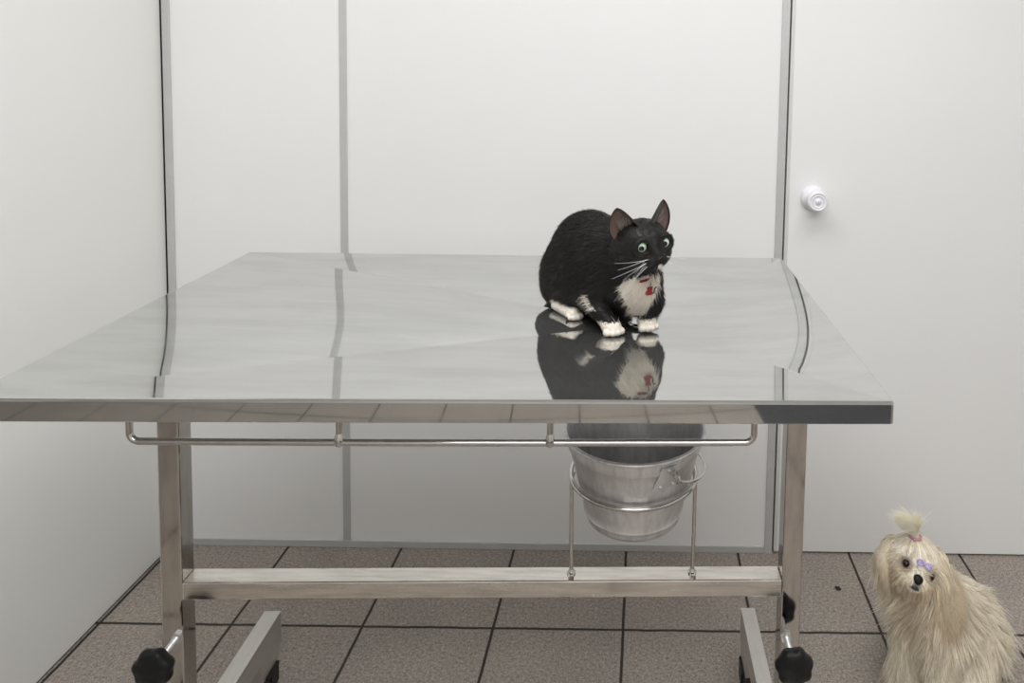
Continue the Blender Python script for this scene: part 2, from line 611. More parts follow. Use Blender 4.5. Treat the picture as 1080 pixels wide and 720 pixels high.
AZ = math.radians(27)
for az in (AZ, AZ + math.pi):
    bm = bmesh.new()
    # a pressed trapezoid plate that follows the wall of the bucket
    rows = []
    for (h, wd, lift) in ((.1000, .024, .0022), (.112, .021, .0030), (.125, .017, .0034), (.139, .0135, .0034)):
        rr = rad(h) + lift
        rows.append([(bpt(az + s_ * wd / rr, rr, h), bpt(az + s_ * wd / rr, rr - .0026, h)) for s_ in np.linspace(-1, 1, 9)])
    out = [[bm.verts.new(p[0]) for p in r_] for r_ in rows]
    inn = [[bm.verts.new(p[1]) for p in r_] for r_ in rows]
    for j in range(3):
        for i in range(8):
            bm.faces.new((out[j][i], out[j][i + 1], out[j + 1][i + 1], out[j + 1][i]))
            bm.faces.new((inn[j][i + 1], inn[j][i], inn[j + 1][i], inn[j + 1][i + 1]))
    per = [(0, i) for i in range(9)] + [(j, 8) for j in range(1, 4)] + [(3, i) for i in range(7, -1, -1)] + [(j, 0) for j in (2, 1)]
    for a, b in zip(per, per[1:] + per[:1]):
        bm.faces.new((out[a[0]][a[1]], inn[a[0]][a[1]], inn[b[0]][b[1]], out[b[0]][b[1]]))
    # rivets and the eye
    for (s_, h) in ((-.7, .106), (.7, .106), (0, .134)):
        c = bpt(az + s_ * .018 / BR1, rad(h) + .0030, h)
        lathe(bm, [(.0034, 0), (.0030, .0014), (.0014, .0024), (.0003, .0026)], c, (c - bpt(az, 0, h)), 12)
    lug = obj('handle_bracket', bm, M['alu'], bucket, angle=50)
    bm = bmesh.new()
    c = bpt(az + .075, rad(.124) + .011, .124)
    rad_d = (bpt(az, 1, 0) - bpt(az, 0, 0)).normalized()
    tube(bm, arc(c, .0085, 0, 2 * math.pi, 20, rad_d, (0, 0, 1))[:-1], .0022, 8, closed=True)
    obj('eye', bm, M['rod'], lug)
# wire bail lying down round the right side
bm = bmesh.new()
path = []
for i in range(37):
    t = i / 36
    az = AZ + .075 + (math.pi - .02) * t
    drop = .040 * math.sin(math.pi * t) ** .6
    rr = rad(.124) + .013 - .004 * math.sin(math.pi * t)
    path.append(bpt(az, rr, .122 - drop))
tube(bm, path, .0024, 10)
obj('handle', bm, M['rod'], bucket)

# stand-in mat added behind the camera, darkening the reflection in the table's front edge
bm = bmesh.new()
box(bm, .78, 2.07, -3.45, -2.18, .0, .009, bev=.003)
for i in range(24):
    for j in range(22):
        x, y = .82 + i * .0525, -3.41 + j * .0570
        lathe(bm, [(.016, .0088), (.015, .0112), (.0005, .0115)], (x, y, 0), (0, 0, 1), 8)
added_mat = obj('added_dark_mat', bm, plain('added_mat_rubber', (.013, .015, .022), .5, nscale=60, var=.2), None, angle=30)
added_mat['label'] = 'unseen dark studded mat, added to darken the reflection at the right end of the table edge'
added_mat['category'] = 'mat'

# a tiny dark crumb on the tiles by the right table leg
bm = bmesh.new()
bmesh.ops.create_icosphere(bm, subdivisions=2, radius=1)
for v in bm.verts:
    v.co = Vector((v.co.x * .0075 * (1 + .25 * math.sin(5 * v.co.y + 1)), v.co.y * .0055 * (1 + .3 * math.sin(7 * v.co.x)), v.co.z * .003))
    v.co = Matrix.Rotation(-.5, 4, 'Z') @ v.co + Vector((.512, -.130, .0029))
crumb = obj('crumb', bm, plain('dark_crumb', (.02, .016, .013), .8), None)
crumb['label'] = 'tiny dark crumb lying on the tiles in front of the white door'
crumb['category'] = 'crumb'


# ------------------------------------------------------------------ signed distance modelling for the animals
def ell(p, c, r_, Rm=None):
    q = p - c
    if Rm is not None:
        q = q @ Rm            # Rm columns = local axes
    r_ = np.asarray(r_, float)
    k0 = np.linalg.norm(q / r_, axis=-1)
    k1 = np.linalg.norm(q / (r_ * r_), axis=-1)
    return k0 * (k0 - 1) / np.maximum(k1, 1e-9)


def cone(p, a, b, ra, rb):
    a, b = np.asarray(a, float), np.asarray(b, float)
    ab = b - a
    h = np.clip(((p - a) @ ab) / (ab @ ab), 0, 1)
    return np.linalg.norm(p - a - h[..., None] * ab, axis=-1) - (ra + (rb - ra) * h)


def smin(a, b, k):
    h = np.maximum(k - np.abs(a - b), 0) / k
    return np.minimum(a, b) - h * h * k * .25


def make_sdf(prims):
    def f(p):
        d = None
        for pr_ in prims:
            kind, k = pr_[0], pr_[-1]
            e = ell(p, *pr_[1:-1]) if kind == 'e' else cone(p, *pr_[1:-1])
            d = e if d is None else smin(d, e, k)
        return d
    return f


def grad(f, p, e=.0008):
    out = np.stack([f(p + e * np.eye(3)[i]) - f(p - e * np.eye(3)[i]) for i in range(3)], -1)
    return out / np.maximum(np.linalg.norm(out, axis=-1, keepdims=True), 1e-9)


def surface_nets(f, lo, hi, h):
    lo, hi = np.asarray(lo, float), np.asarray(hi, float)
    n = np.ceil((hi - lo) / h).astype(int) + 1
    ax = [lo[i] + h * np.arange(n[i]) for i in range(3)]
    vol = np.empty(n)
    for i, x in enumerate(ax[0]):
        Y, Z = np.meshgrid(ax[1], ax[2], indexing='ij')
        vol[i] = f(np.stack([np.full_like(Y, x), Y, Z], -1))
    s = vol < 0
    acc = np.zeros((*(n - 1), 3))
    cnt = np.zeros(n - 1)
    corners = [(i, j, k) for i in (0, 1) for j in (0, 1) for k in (0, 1)]
    sl = lambda c: tuple(slice(c[i], n[i] - 1 + c[i]) for i in range(3))
    for c in corners:
        for a in range(3):
            if c[a]:
                continue
            d = list(c)
            d[a] = 1
            A, B = vol[sl(c)], vol[sl(d)]
            m = (A < 0) != (B < 0)
            t = np.where(m, A / np.where(m, A - B, 1), 0)
            for q in range(3):
                acc[..., q] += np.where(m, c[q] + (t if q == a else 0), 0)
            cnt += m
    act = cnt > 0
    idx = -np.ones(n - 1, int)
    idx[act] = np.arange(act.sum())
    I = np.argwhere(act)
    V = (I + acc[act] / cnt[act][:, None]) * h + lo
    F = []
    for a in range(3):
        b, c = (a + 1) % 3, (a + 2) % 3
        s0 = [slice(None)] * 3
        s1 = [slice(None)] * 3
        s0[a], s1[a] = slice(0, n[a] - 1), slice(1, n[a])
        ch = s[tuple(s0)] != s[tuple(s1)]
        E_ = np.argwhere(ch)
        ok = (E_[:, b] > 0) & (E_[:, c] > 0) & (E_[:, b] < n[b] - 1) & (E_[:, c] < n[c] - 1)
        E_ = E_[ok]
        flip = s[tuple(E_.T)]

        def cell(db, dc):
            q = E_.copy()
            q[:, b] -= db
            q[:, c] -= dc
            return idx[tuple(q.T)]
        quad = np.stack([cell(1, 1), cell(0, 1), cell(0, 0), cell(1, 0)], -1)
        quad[~flip] = quad[~flip][:, ::-1]
        F.append(quad)
    F = np.concatenate(F)
    # pull the vertices onto the surface
    for _ in range(2):
        V = V - .8 * f(V)[:, None] * grad(f, V)
    return V, F


def sample(V, F, n):
    a, b, c, d = (V[F[:, i]] for i in range(4))
    ar = np.linalg.norm(np.cross(c - a, d - b), axis=1)
    i = rng.choice(len(F), n, p=ar / ar.sum())
    s, t = rng.random((2, n, 1))
    return (a[i] * (1 - s) + b[i] * s) * (1 - t) + (d[i] * (1 - s) + c[i] * s) * t


def unit(a):
    return a / np.maximum(np.linalg.norm(a, axis=-1, keepdims=True), 1e-9)


def grow(roots, d0, length, nseg, flow, stiff, f=None, off=None, wav=0.):
    """strand centre lines: N x (nseg+1) x 3"""
    P = [roots]
    D = unit(d0)
    ph = rng.random((len(roots), 1)) * 6.28
    sd = unit(rng.normal(size=(len(roots), 3)))
    for k in range(nseg):
        t = (k + 1) / nseg
        D = unit(D * stiff + flow(P[-1], t) * (1 - stiff))
        if wav:
            D = unit(D + sd * wav * np.sin(ph + 7 * t))
        q = P[-1] + D * (length / nseg)[:, None]
        if f is not None:
            need = (off[0] + (off[1] - off[0]) * t) if not np.ndim(off[0]) else off[0] + (off[1] - off[0]) * t
            dd = f(q)
            pen = np.maximum(need - dd, 0)
            q = q + grad(f, q) * pen[:, None]
        P.append(q)
    return np.stack(P, 1)


def strand_mesh(name, C, r0, col, m, parent, taper=1.3, tipcol=None):
    N, K, _ = C.shape
    T = np.gradient(C, axis=1)
    T = unit(T)
    ref = unit(rng.normal(size=(N, 1, 3)))
    n1 = unit(np.cross(T, np.broadcast_to(ref, T.shape)))
    n2 = np.cross(T, n1)
    t = np.linspace(0, 1, K)
    rr = (np.asarray(r0).reshape(-1, 1) * np.maximum(1 - t ** taper, .06)[None])[..., None]
    rings = np.stack([C + rr * (n1 * math.cos(a) + n2 * math.sin(a)) for a in (0, 2.0944, 4.18879)], 2)   # N K 3 3
    Vv = rings.reshape(-1, 3)
    base = (np.arange(N) * K * 3)[:, None, None] + (np.arange(K - 1) * 3)[None, :, None]
    fs = []
    for k in range(3):
        j = (k + 1) % 3
        fs.append(np.stack([base + k, base + j, base + 3 + j, base + 3 + k], -1).reshape(-1, 4))
    Fc = np.concatenate(fs)
    colr = np.repeat(np.broadcast_to(col, (N, 3)), K * 3, 0)
    return np_mesh(name, Vv, Fc, m, parent, colr)


def coat_material(name, rough=.5, spec=.4, glow=0.):
    m, nt, b = mat(name)
    a = nd(nt, 'ShaderNodeAttribute')
    a.attribute_name = 'coat_colour'
    nt.links.new(a.outputs['Color'], b.inputs['Base Color'])
    b.inputs['Roughness'].default_value = rough
    b.inputs['Specular IOR Level'].default_value = spec
    if glow:
        # hair lets light through
        tr = nd(nt, 'ShaderNodeBsdfTranslucent')
        nt.links.new(a.outputs['Color'], tr.inputs['Color'])
        mx = nd(nt, 'ShaderNodeMixShader')
        mx.inputs[0].default_value = glow
        nt.links.new(b.outputs[0], mx.inputs[1])
        nt.links.new(tr.outputs[0], mx.inputs[2])
        nt.links.new(mx.outputs[0], nt.nodes['Material Output'].inputs['Surface'])
    return m


# ------------------------------------------------------------------ the cat
# the white markings are drawn on a flat pattern laid against the cat's front (pattern units: about 1.4 mm)
MARK_O = V3(-.012, -.770, .950)
MARK_X = V3(.9997, -.0088, .0213)
MARK_Z = V3(-.0206, .0700, .9973)
MARK_C, MARK_S = (666.76, 316.81), 696.86


def pattern(p):
    d = p - MARK_O
    return np.stack([MARK_C[0] + MARK_S * (d @ MARK_X), MARK_C[1] - MARK_S * (d @ MARK_Z)], -1)


def in_poly(q, poly):
    x, y = q[:, 0], q[:, 1]
    r_ = np.zeros(len(q), bool)
    for (x1, y1), (x2, y2) in zip(poly, poly[1:] + poly[:1]):
        c = (y1 > y) != (y2 > y)
        r_ ^= c & (x < (x2 - x1) * (y - y1) / (y2 - y1 + 1e-12) + x1)
    return r_


ZT = TH - .0015
# the cat crouches in the hollow of the pan: its size and place on the table
CK = 1.0554
CB0, CB1 = V3(-.06, -.68, ZT), V3(-.06332, -.61662, .87151)


def ground(p):
    q = CB1 + CK * (p - CB0)
    return (pan_z(q[..., 0], q[..., 1]) + .0005 - CB1[2]) / CK + CB0[2]


hyaw = math.radians(30)
hroll = math.radians(4)
hf = V3(math.sin(hyaw), -math.cos(hyaw), -.02)
hf /= np.linalg.norm(hf)
hl = unit(np.cross(V3(0, 0, 1), hf))
ht = np.cross(hf, hl)
hl, ht = hl * math.cos(hroll) + ht * math.sin(hroll), ht * math.cos(hroll) - hl * math.sin(hroll)
HRm = np.stack([hf, hl, ht], -1)
hc = V3(.003, -.776, 1.037)
bf = unit(V3(.75, -.66, 0))
bl = np.cross(V3(0, 0, 1), bf)
BRm = np.stack([bf, bl, V3(0, 0, 1)], -1)


def H(f_, l_, t_):
    return hc + hf * f_ + hl * l_ + ht * t_


def E(f_, l_, t_, r_, k):
    return ('e', H(f_, l_, t_), r_, HRm, k)


cat_prims = [
    ('e', V3(-.082, -.660, .984), (.080, .056, .078), BRm, .01),           # arched back
    ('e', V3(-.055, -.692, .972), (.056, .050, .066), BRm, .03),           # ribs
    ('e', V3(-.124, -.628, .946), (.043, .051, .050), BRm, .03),           # rump
    ('e', V3(-.134, -.640, .920), (.024, .030, .026), BRm, .02),           # hock fur at the back
    ('e', V3(-.112, -.688, .947), (.044, .024, .036), BRm, .018),          # near thigh
    ('e', V3(-.050, -.606, .936), (.042, .028, .040), BRm, .02),           # far thigh
    ('e', V3(-.066, -.668, .932), (.058, .040, .028), BRm, .02),           # belly
    ('e', V3(-.012, -.735, .962), (.036, .038, .047), BRm, .03),           # chest
    ('c', V3(-.030, -.718, .985), hc - hf * .016 - ht * .008, .043, .032, .03),    # neck
    ('e', V3(-.046, -.731, .968), (.034, .020, .034), BRm, .016),                  # near shoulder
    ('c', V3(-.050, -.735, .962), V3(-.080, -.732, .938), .022, .0165, .012),      # near upper arm
    ('c', V3(-.080, -.732, .938), V3(-.048, -.763, .914), .0165, .0120, .008),     # near forearm
    ('c', V3(.008, -.712, .965), V3(.018, -.727, .935), .026, .018, .02),          # far upper arm
    ('c', V3(.018, -.727, .935), V3(.013, -.742, .912), .016, .0120, .012),        # far forearm
    ('e', V3(-.042, -.7680, .9070), (.0150, .0140, .0120), BRm, .008),
    ('e', V3(.0110, -.7460, .9070), (.0145, .0140, .0120), BRm, .008),
    ('c', V3(-.139, -.674, .9065), V3(-.1070, -.7105, .9050), .0075, .0100, .005),   # near hind foot
    ('c', V3(-.020, -.630, .908), V3(.006, -.650, .907), .011, .011, .008),        # far hind foot
    # head
    E(-.003, 0, .003, (.040, .0405, .035), .018),
    E(.006, .018, -.013, (.023, .020, .020), .016), E(.006, -.018, -.013, (.023, .020, .020), .016),
    ('c', H(.026, 0, .014), H(.041, 0, -.003), .014, .0085, .012),
    E(.0345, .0080, -.0130, (.0125, .0105, .0090), .007), E(.0345, -.0080, -.0130, (.0125, .0105, .0090), .007),
    E(.0330, 0, -.0235, (.0105, .0095, .0072), .006),
]
# eyelids: a soft ring of fur round each eye
EYE_AX = {}
for s_ in (1, -1):
    ax_ = unit(hf + hl * s_ * .06 + ht * .05)
    c_ = H(.0318, .0196 * s_, .0085)
    EYE_AX[s_] = (c_, ax_)
    x_ = unit(np.cross(ax_, ht))
    y_ = np.cross(x_, ax_)
    rp_ = [c_ + (x_ * math.cos(a) + y_ * math.sin(a)) * .0106 - ax_ * .0012 * abs(math.cos(a)) for a in np.linspace(0, 2 * math.pi, 11)]
    for a, b in zip(rp_, rp_[1:]):
        cat_prims.append(('c', a, b, .0029, .0029, .006))
# tail tucked round the far side
tp = [V3(-.140, -.600, .93), V3(-.135, -.565, .912), V3(-.100, -.545, .908), V3(-.055, -.545, .907), V3(-.015, -.565, .906)]
for a, b in zip(tp, tp[1:]):
    cat_prims.append(('c', a, b, .0125, .0115, .012))
# toes
for (c, n_, w_, rr) in ((V3(-.0370, -.7790, .9030), 4, .0078, .0057), (V3(.0155, -.7580, .9030), 4, .0076, .0056), (V3(-.1020, -.7170, .9025), 4, .0064, .0052)):
    for i in range(n_):
        o = (i - 1.5)
        d_ = unit(V3(.42, -.9, 0))
        s_ = V3(-d_[1], d_[0], 0)
        cat_prims.append(('c', c + s_ * o * w_ * .75 - d_ * .010 + V3(0, 0, .003), c + s_ * o * w_ - d_ * (abs(o) - .5) * .0035, rr * .9, rr, .0012))
_cat = make_sdf(cat_prims)


def cat_sdf(p):
    d = _cat(p)
    # eye sockets
    for s_ in (1, -1):
        c_, ax_ = EYE_AX[s_]
        d = np.maximum(d, -(np.linalg.norm(p - c_ - ax_ * .002, axis=-1) - .0076))
    # rest on the table: flatten what would dip below it
    return np.maximum(d, ground(p) - p[..., 2])


CV, CF = surface_nets(cat_sdf, (-.19, -.86, .888), (.09, -.50, 1.10), .0019)
CN = grad(cat_sdf, CV)

BIB = [(657, 296), (666, 292), (686, 289.5), (690, 292), (698, 292), (699, 297), (694, 309), (688, 322), (679, 335), (669, 337), (662, 333), (662, 326), (660, 319), (655, 311), (653, 301)]


def cat_white(p, nrm):
    q = pattern(p)
    jit = q + rng.normal(size=q.shape) * .9
    loc = (p - hc) @ HRm
    w = in_poly(jit, BIB) & (p[:, 1] < -.735) & (nrm[:, 1] < .25) & ~((loc[:, 0] > .010) & (loc[:, 2] > -.0305))
    z = p[:, 2] + rng.normal(size=len(p)) * .0012
    near = lambda c, r_: np.linalg.norm((p - c)[:, :2], axis=1) < r_
    w |= (z < .9165) & near(V3(-.042, -.771, 0), .026)
    w |= (z < .9155) & near(V3(.013, -.750, 0), .022)
    a_, b_ = V3(-.139, -.674, .9065), V3(-.1020, -.7170, .904)
    hh = np.clip(((p - a_) @ (b_ - a_)) / ((b_ - a_) @ (b_ - a_)), 0, 1)
    w |= (np.linalg.norm(p - a_ - hh[:, None] * (b_ - a_), axis=1) < .0125) & (z < .9165)
    w |= in_poly(jit, [(611, 317), (615, 315), (622, 323), (627, 330), (621, 331)]) & (z > .905) & (nrm[:, 1] < .2)      # belly tuft
    w |= (np.linalg.norm(loc - V3(.042, .0030, -.0205), axis=1) < .0050)          # chin spot
    return w


BLACK = V3(.0078, .0066, .0061)
WHITE = V3(.95, .885, .79)
cw_ = cat_white(CV, CN)
ccol = np.where(cw_[:, None], WHITE, BLACK)
# the white hair between skin patches blends over about a millimetre
cat_o = V3(-.06, -.68, ZT)
cat = empty('cat', tuple(cat_o), 'black and white cat with pale green eyes crouching on the steel table', 'cat')
M['cat'] = coat_material('short_cat_fur', .52, .30)
catb = np_mesh('body', CV, CF, M['cat'], cat, ccol)

# short fur
nf = 26000
R0 = sample(CV, CF, nf)
R0 = R0[R0[:, 2] > ground(R0) + .004]
N0 = grad(cat_sdf, R0)
loc = (R0 - hc) @ HRm
headness = np.clip(1 - (np.linalg.norm(loc, axis=1) - .040) / .02, 0, 1)
face = headness * (loc[:, 0] > .006)
eyed = np.minimum(np.linalg.norm(loc - V3(.0335, .0207, .0085), axis=1), np.linalg.norm(loc - V3(.0335, -.0207, .0085), axis=1))
keep = eyed > .0100
keep &= np.linalg.norm(loc - V3(.046, 0, -.005), axis=1) > .006
paw = (R0[:, 2] < .917)
R0, N0, loc, face, paw, headness = (a[keep] for a in (R0, N0, loc, face, paw, headness))
back = unit(R0 - H(.050, 0, -.004))               # away from the nose
bodyflow = -bf * .8 + V3(0, 0, -.55)
fl = np.where((headness > .3)[:, None], back, bodyflow)
fl = unit(fl - N0 * np.sum(fl * N0, 1, keepdims=True) + 1e-6)
ln = np.where(face > .5, .0045, np.where(headness > .3, .007, .0105)) * rng.uniform(.7, 1.25, len(R0))
ln = np.where(paw, .0032, ln)
wh = cat_white(R0, N0)
ln = np.where(wh & ~paw, .011 * rng.uniform(.7, 1.3, len(R0)), ln)
fl = fl + rng.normal(size=fl.shape) * .14
Cs = grow(R0, fl * .9 + N0 * .40, ln, 3, lambda p, t: fl, .55, cat_sdf, (.0003, .0012))
Cs[..., 2] = np.maximum(Cs[..., 2], ground(Cs) + .0008)
fcol = np.where(wh[:, None], WHITE * rng.uniform(.85, 1.08, (len(R0), 1)), BLACK * rng.uniform(.4, 3.2, (len(R0), 1)) * V3(1.08, 1, .95))
strand_mesh('fur', Cs, np.where(wh, .00034, .00030), np.clip(fcol, 0, 1), M['cat'], catb)

# ears: cupped shells open to the front
def ear(side):
    base = H(-.004, .0240 * side, .021)
    tip = H(-.010, (.0425 if side > 0 else .0365) * side, .0620 if side > 0 else .0610)
    axis = tip - base
    L = np.linalg.norm(axis)
    axis = axis / L
    out = unit(hf * .80 + hl * side * .45)              # the way the ear opens
    out = unit(out - axis * (out @ axis))
    sd = np.cross(axis, out)
    n_a, n_t = 22, 16
    Vf = []
    for layer in (0, 1):
        for j in range(n_t + 1):
            t = j / n_t
            w_ = .0220 * (1 - t ** 1.9) ** .72 + .0003
            for i in range(n_a + 1):
                ph_ = (i / n_a - .5) * math.radians(210)
                rr = w_ - (.0011 * (1 - .3 * t) if layer else 0)
                dep = .62
                p = base + axis * (t * L) + sd * math.sin(ph_) * rr - out * (math.cos(ph_) - .35) * rr * dep
                # the outer edge stands straighter than the inner one
                p = p + hl * side * .004 * math.sin(math.pi * min(t, 1) * .9)
                Vf.append(p)
    Vf = np.array(Vf)
    row = n_a + 1
    lay = row * (n_t + 1)
    F_ = []
    for j in range(n_t):
        for i in range(n_a):
            a = j * row + i
            F_.append((a, a + 1, a + row + 1, a + row))
            b = lay + a
            F_.append((b, b + row, b + row + 1, b + 1))
        for i in (0, n_a):
            a, b = j * row + i, lay + j * row + i
            F_.append((a, a + row, b + row, b))
    for i in range(n_a):
        a, b = n_t * row + i, lay + n_t * row + i
        F_.append((a, a + 1, b + 1, b))
    col = np.zeros((len(Vf), 3))
    col[:lay] = BLACK
    tt = np.repeat(np.arange(n_t + 1) / n_t, row)[:, None]
    ii = np.tile(np.abs(np.arange(row) / n_a - .5) * 2, n_t + 1)[:, None]
    pink = V3(.14, .095, .080)
    edge = np.clip((np.maximum(ii, tt * .97) - .80) / .16, 0, 1)
    col[lay:] = pink * (1 - edge) + BLACK * edge
    o = np_mesh('ear', Vf, F_, M['ear'], cat, col)
    o['label'] = 'pointed black ear with brownish pink inside'
    # tufts of pale hair inside
    nn = 120
    a_ = rng.uniform(-.8, .8, nn)
    tb_ = rng.uniform(.05, .42, nn)
    rt = np.array([base + axis * (t * L) + sd * math.sin(a * 1.1) * .012 - out * (math.cos(a) - .35) * .008 for a, t in zip(a_, tb_)])
    dd = unit(axis * .8 + out * .55 - hl * side * .25 + rng.normal(size=(nn, 3)) * .16)
    cs = grow(rt, dd, rng.uniform(.010, .021, nn), 4, lambda p, t: unit(axis + out * .1 + 0 * p), .8)
    strand_mesh('ear_tuft', cs, np.full(nn, .00026), np.tile(V3(.50, .45, .41), (nn, 1)) * rng.uniform(.5, 1.2, (nn, 1)), M['cat'], o)
    return o


M['ear'] = coat_material('ear_skin', .55, .35)
ear(1)
ear(-1)


# eyes
def eye_material(name, iris_out, iris_in, rim, pr_, ir):
    """sphere looking along its own +Z: pupil, iris, dark rim by angle from +Z"""
    m, nt, b = mat(name)
    tc = nd(nt, 'ShaderNodeTexCoord')
    sep = nd(nt, 'ShaderNodeSeparateXYZ')
    nt.links.new(tc.outputs['Object'], sep.inputs[0])
    ln_ = nd(nt, 'ShaderNodeVectorMath', operation='LENGTH')
    nt.links.new(tc.outputs['Object'], ln_.inputs[0])
    dv = nd(nt, 'ShaderNodeMath', operation='DIVIDE')
    nt.links.new(sep.outputs[2], dv.inputs[0])
    nt.links.new(ln_.outputs['Value'], dv.inputs[1])
    ac = nd(nt, 'ShaderNodeMath', operation='ARCCOSINE')
    nt.links.new(dv.outputs[0], ac.inputs[0])
    sc = nd(nt, 'ShaderNodeMath', operation='DIVIDE')
    nt.links.new(ac.outputs[0], sc.inputs[0])
    sc.inputs[1].default_value = math.pi / 2
    rp = ramp(nt, sc.outputs[0], [(0, (.004, .004, .004)), (pr_, (.004, .004, .004)), (pr_ + .03, iris_in), (ir - .06, iris_out), (ir, rim)])
    nt.links.new(rp.outputs['Color'], b.inputs['Base Color'])
    b.inputs['Roughness'].default_value = .22
    b.inputs['Specular IOR Level'].default_value = .35
    return m


def eyeball(name, c, look, r_, m, parent):
    bm = bmesh.new()
    bmesh.ops.create_uvsphere(bm, u_segments=32, v_segments=20, radius=r_)
    # a slight cornea
    for v in bm.verts:
        if v.co.z > 0:
            v.co.z *= 1 + .12 * (v.co.z / r_) ** 6
    me = bpy.data.meshes.new(name)
    bm.to_mesh(me)
    bm.free()
    me.polygons.foreach_set('use_smooth', np.ones(len(me.polygons), bool))
    o = bpy.data.objects.new(name, me)
    LINK(o)
    me.materials.append(m)
    o.parent = parent
    q = Vector(look).to_track_quat('Z', 'Y')
    o.rotation_mode = 'QUATERNION'
    o.rotation_quaternion = q
    o.location = Vector(c) - Vector(parent.location)
    return o


M['cat_eye'] = eye_material('pale_green_cat_eye', (.50, .66, .46), (.62, .80, .62), (.012, .014, .010), .24, .66)
for s_ in (1, -1):
    c_, ax_ = EYE_AX[s_]
    gaze = unit(V3(.24 + .04 * s_, -1, -.06))
    eyeball('eye', c_ - ax_ * .0062, gaze, .0096, M['cat_eye'], cat)
# nose
bm = bmesh.new()
bmesh.ops.create_uvsphere(bm, u_segments=16, v_segments=12, radius=1)
for v in bm.verts:
    x, y, z = v.co
    wd = .0052 * (1 + .35 * z)
    p = H(.0455 + .0042 * x - .001 * z, wd * y, -.0050 + .0036 * z)
    v.co = Vector(p)
obj('nose', bm, plain('black_nose_skin', (.034, .026, .026), .45, nscale=400, var=.3, bump=.2), cat)
# mouth line
bm = bmesh.new()
mp_ = [H(.0395 - .26 * abs(a), a, -.0196 - 9 * a * a + .35 * abs(a)) for a in np.linspace(-.014, .014, 13)]
tube(bm, mp_, [.0003] + [.0007] * 11 + [.0003], 6)
obj('mouth', bm, plain('dark_lips', (.006, .005, .005), .4), cat)
# whiskers, each a tapered white hair
M['whisker'] = plain('white_whisker', (.85, .84, .82), .35)
WHL = [(-.056, .002), (-.060, -.016), (-.056, -.046), (-.046, -.010), (-.037, -.022), (-.028, -.026), (-.019, -.028), (-.012, -.026)]
WHR = [(.046, -.016), (.038, -.034), (.042, -.026), (.024, -.024), (.014, -.024)]
for s_, lst in ((-1, WHL), (1, WHR)):
    for i, (xl_, xt_) in enumerate(lst):
        row_, c_ = i % 3, i // 3
        st = H(.0405 - .0028 * c_ - .001 * row_, s_ * (.0100 + .0034 * c_ + .001 * row_), -.0080 - .0042 * row_)
        pts = [st + hl * xl_ * t + ht * (xt_ * (.55 * t + .45 * t * t)) + hf * (.012 * t - .020 * t * t) for t in np.linspace(0, 1, 10)]
        bm = bmesh.new()
        tube(bm, pts, list((.00030 if abs(xl_) > .03 else .00024) * (1 - .72 * np.linspace(0, 1, 10))), 6)
        obj('whisker', bm, M['whisker'], cat)
for i in range(2):
    st = H(.029 - .002 * i, -.0155 - .003 * i, .0225)
    d_ = unit(ht * .62 - hl * .70 + hf * .25)
    pts = [st + d_ * (.026 - .004 * i) * t + hl * .006 * t * t for t in np.linspace(0, 1, 7)]
    bm = bmesh.new()
    tube(bm, pts, list(.00018 * (1 - .7 * np.linspace(0, 1, 7))), 6)
    obj('brow_whisker', bm, M['whisker'], cat)

# red collar and its little cat-shaped charm
M['collar'] = plain('red_collar_webbing', (.22, .010, .013), .6, nscale=300, var=.25, bump=.2)
M['charm'] = plain('red_enamel', (.30, .008, .012), .45, nscale=60, var=.1)
M['black_enamel'] = plain('black_enamel', (.01, .01, .011), .2)
cc = hc - hf * .008 - ht * .0535
cn = unit(V3(.10, -.34, .93))               # the collar lies tilted round the neck
e1 = unit(np.cross(cn, V3(0, 0, 1)))
e2 = np.cross(cn, e1)
bm = bmesh.new()
loopp = []
for a in np.linspace(0, 2 * math.pi, 73)[:-1]:
    dr = e1 * math.cos(a) + e2 * math.sin(a)
    lo_, hi_ = 0., .09
    for _ in range(24):
        md = (lo_ + hi_) / 2
        if cat_sdf((cc + dr * md)[None])[0] < 0:
            lo_ = md
        else:
            hi_ = md
    sink = .0012 - .0075 * float(np.clip(1.5 - 2.6 * (dr @ unit(hf + hl * .1)), 0, 1))        # the fur closes over it at the sides and back
    loopp.append((cc + dr * (lo_ + sink), dr))
rings = []
for p, dr in loopp:
    rings.append([bm.verts.new(p + cn * a * .0017 + dr * b * .0009) for a, b in ((-1, -1), (1, -1), (1, 1), (-1, 1))])
for i in range(72):
    A, B = rings[i], rings[(i + 1) % 72]
    for k in range(4):
        bm.faces.new((A[k], A[(k + 1) % 4], B[(k + 1) % 4], B[k]))
collar = obj('collar', bm, M['collar'], cat, angle=30)


def flat_shape(bm, pts, c, ex_, ey_, th):
    nz = np.cross(ex_, ey_)
    A = [bm.verts.new(c + ex_ * x + ey_ * y + nz * th) for x, y in pts]
    B = [bm.verts.new(c + ex_ * x + ey_ * y - nz * th) for x, y in pts]
    bm.faces.new(A)
    bm.faces.new(B[::-1])
    for i in range(len(pts)):
        j = (i + 1) % len(pts)
        bm.faces.new((A[i], B[i], B[j], A[j]))


chx = unit(V3(.93, .36, 0))
chy = unit(V3(.12, -.30, .95))
chy = unit(chy - chx * (chy @ chx))
